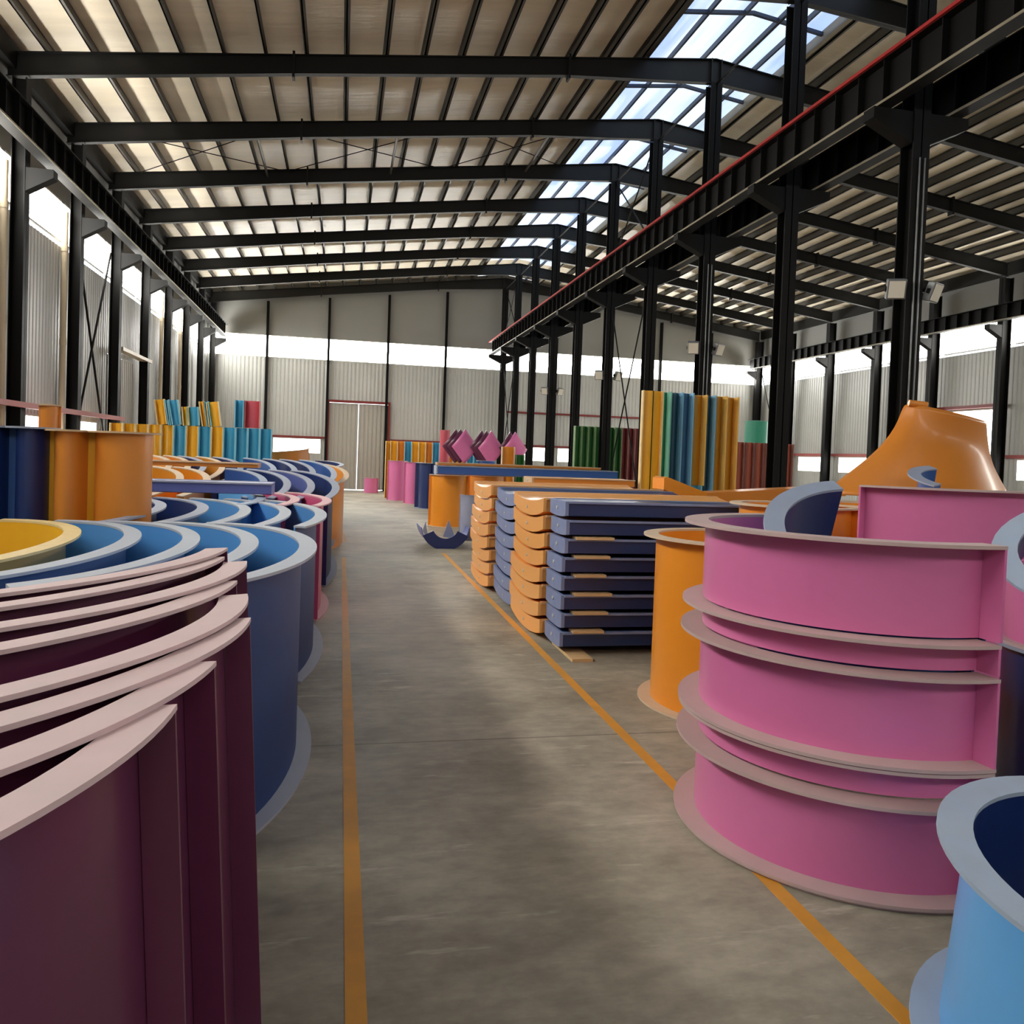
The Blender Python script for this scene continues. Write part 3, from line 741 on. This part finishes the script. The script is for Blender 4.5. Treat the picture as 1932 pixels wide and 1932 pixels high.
channel('aqua channel standing on the left wall row beside a coral one', -2.28, 19.3, 2.13, .16, .16, .62, AQUA, 'upper upright channels')
channel('coral red channel standing on the left wall row', -2.0, 19.3, 2.13, .3, .12, .62, CORAL, 'upper upright channels')
# far right row behind the pink column
seq = [YELL, ORAN, AQUA, YELL, YELL, ORAN, AQUA, ORAN, ORAN, YELL, YELL, AQUA, AQUA, AQUA]
xs = 1.86
for i, g in enumerate(seq):
    w = .27
    channel('%s upright channel in the far row right of the big door, %s from the left' % (names[id(g)], ORD[i]), xs+w/2, 31.2, 0, w-.045, .14, 2.12, g, 'far channels right of the door'); xs += w
channel('tall yellow post channel standing by the aisle near the far door', 1.70, 29.9, 0, .14, .2, 2.09, YELL, None)
half_tube('rose red upright tube on the far row', (3.45, 27.2, 0), .17, .17, 0, 360, 2.5, CORAL, .012, ends=(False, False), name='barrel_section')
channel('orange upright box channel by the middle columns', 4.99, 24, 0, .36, .12, 1.98, ORAN, None)
channel('green upright channel right of the orange box channel', 5.36, 24, 0, .22, .12, 1.75, GREEN, None)
# diamonds: plum sections leaning on a corner
def diamond(label, x, y, z, w, h, k):
    T = thing('pointed_panel_section', label, 'slide section', (x, y, z), group='plum pointed sections')
    for j in range(k):
        m = MB(); dx = -.13*j
        P = [(dx+.0, h/2), (dx+w/2, 0), (dx, -h/2), (dx-w/2, 0)]
        n = 8; V = []; F = []
        for i in range(n+1):
            for q in range(n+1):
                u = i/n*2-1; v = q/n*2-1
                X = (u+v)/2*w/2; Z = (u-v)/2*h/2
                V.append((dx+X, .16*j-.14*cos(u*pi/2), Z))
        for i in range(n):
            for q in range(n): a = i*(n+1)+q; F.append((a, a+1, a+n+2, a+n+1))
        m.add(V, F, True)
        o = m.build('curved_sheet', PINK[0] if j == 0 else PURP[0], T)
        s = o.modifiers.new('solid', 'SOLIDIFY'); s.thickness = .04
for x, y, w in ((3.9, 25.6, 'left'), (4.68, 25.2, 'middle'), (5.42, 25, 'right')):
    half_tube('plum drum carrying the %s pointed section' % w, (x, y+.15, 0), .22, .22, 0, 360, 1.40, PURP, .02, ends=(False, False), name='barrel_section', grp='plum drums')
diamond('plum pointed section leaning on its corner, left of three', 3.90, 25.6, 1.95, .86, 1.12, 3)
diamond('plum pointed section leaning on its corner, middle of three', 4.68, 25.2, 1.92, .84, 1.14, 3)
diamond('plum pointed section leaning on its corner, right of three', 5.42, 25, 1.92, .80, 1.12, 2)
half_tube('blue half tube end behind the navy bridging trough', (4.0, 21.5, 0), .35, .4, 60, 200, 1.55, BLUE2, .05)
# green and dark red channels
xs = 6.15
for i, g in enumerate([GREEN]*7+[DRED]*5):
    w = .19
    channel('%s tall channel beside the middle columns, %s from the left' % (names[id(g)], ORD[i] if g is GREEN else ORD[i-7]), xs+w/2, 20.9, 0, w-.04, .12, 2.58, g, 'green and red channels'); xs += w
# big coloured channels
big = [(5.0, .36, YELL, 2.90, 0), (5.40, .21, TEAL, 2.92, 0), (5.66, .17, DEEPTEAL, 2.92, 0), (5.86, .17, STEELBLUE, 2.92, 0), (6.06, .22, OCHRE, 2.9, 1.3), (6.31, .14, DEEPTEAL, 2.9, 0), (6.48, .19, OCHRE, 2.9, 0), (6.69, .20, OCHRE, 2.89, 0)]
names[id(BLUE)] = 'light blue'; names[id(OCHRE)] = 'ochre'; names[id(STEELBLUE)] = 'light blue'; names[id(DEEPTEAL)] = 'dark blue'
for i, (x, w, g, h, zb) in enumerate(big):
    channel('%s tall channel of the big upright bundle, %s from the left' % (names[id(g)], ORD[i]), x+w/2, 13.3-(.35 if i == 0 else 0), zb, w-.03, .16 if i else .05, h-zb, g, 'big upright bundle', sides=(-1, 0, 1) if i == 0 else (1,))
channel('short blue channel under the shorter ochre one of the big bundle', 6.16, 13.3, 0, .2, .1, 1.295, AQUA, 'big upright bundle', sides=(1,))
xs = 9.0
for i in range(6):
    w = .25
    channel('brick red upright panel right of the big bundle, %s from the left' % ORD[i], xs+w/2, 17.3, 0, w-.03, .06, 2.22, BRICK, 'brick red panels'); xs += w
half_tube('pale teal tube piece standing behind the brick red panels', (10.75, 19.5, 0), .3, .3, 0, 360, 2.86, TEAL, .02, ends=(False, False), name='barrel_section')

# ------------------------------------------------------------------ world, camera
w = bpy.data.worlds.new('sky'); scene.world = w; w.use_nodes = True
bg = w.node_tree.nodes['Background']; bg.inputs['Color'].default_value = (0.9, 0.95, 1, 1); bg.inputs['Strength'].default_value = 1.5

cam = bpy.data.cameras.new('camera'); co = bpy.data.objects.new('camera', cam); COL.objects.link(co); scene.camera = co
F_PX, YAW, PITCH, ROLL, PY, HC = 1515, 12.1, 1.6, 2.06, 903, 1.7
y, p, r = radians(YAW), radians(PITCH), radians(ROLL)
fwd = Vector((sin(y)*cos(p), cos(y)*cos(p), -sin(p))); right = Vector((cos(y), -sin(y), 0)); upv = right.cross(fwd)
R = right*cos(r)+upv*sin(r); U = upv*cos(r)-right*sin(r)
co.matrix_world = Matrix(((R.x, U.x, -fwd.x, 0), (R.y, U.y, -fwd.y, 0), (R.z, U.z, -fwd.z, HC), (0, 0, 0, 1)))
cam.sensor_fit = 'HORIZONTAL'; cam.sensor_width = 36; cam.lens = 36*F_PX/1932
cam.shift_y = (PY-966)/1932
cam.clip_start = .02; cam.clip_end = 200

scene.view_settings.view_transform = 'Standard'; scene.view_settings.look = 'None'
scene.view_settings.exposure = 1.2; scene.view_settings.gamma = 1
scene.view_settings.use_curve_mapping = False
scene.cycles.use_denoising = True
scene.cycles.max_bounces = 8
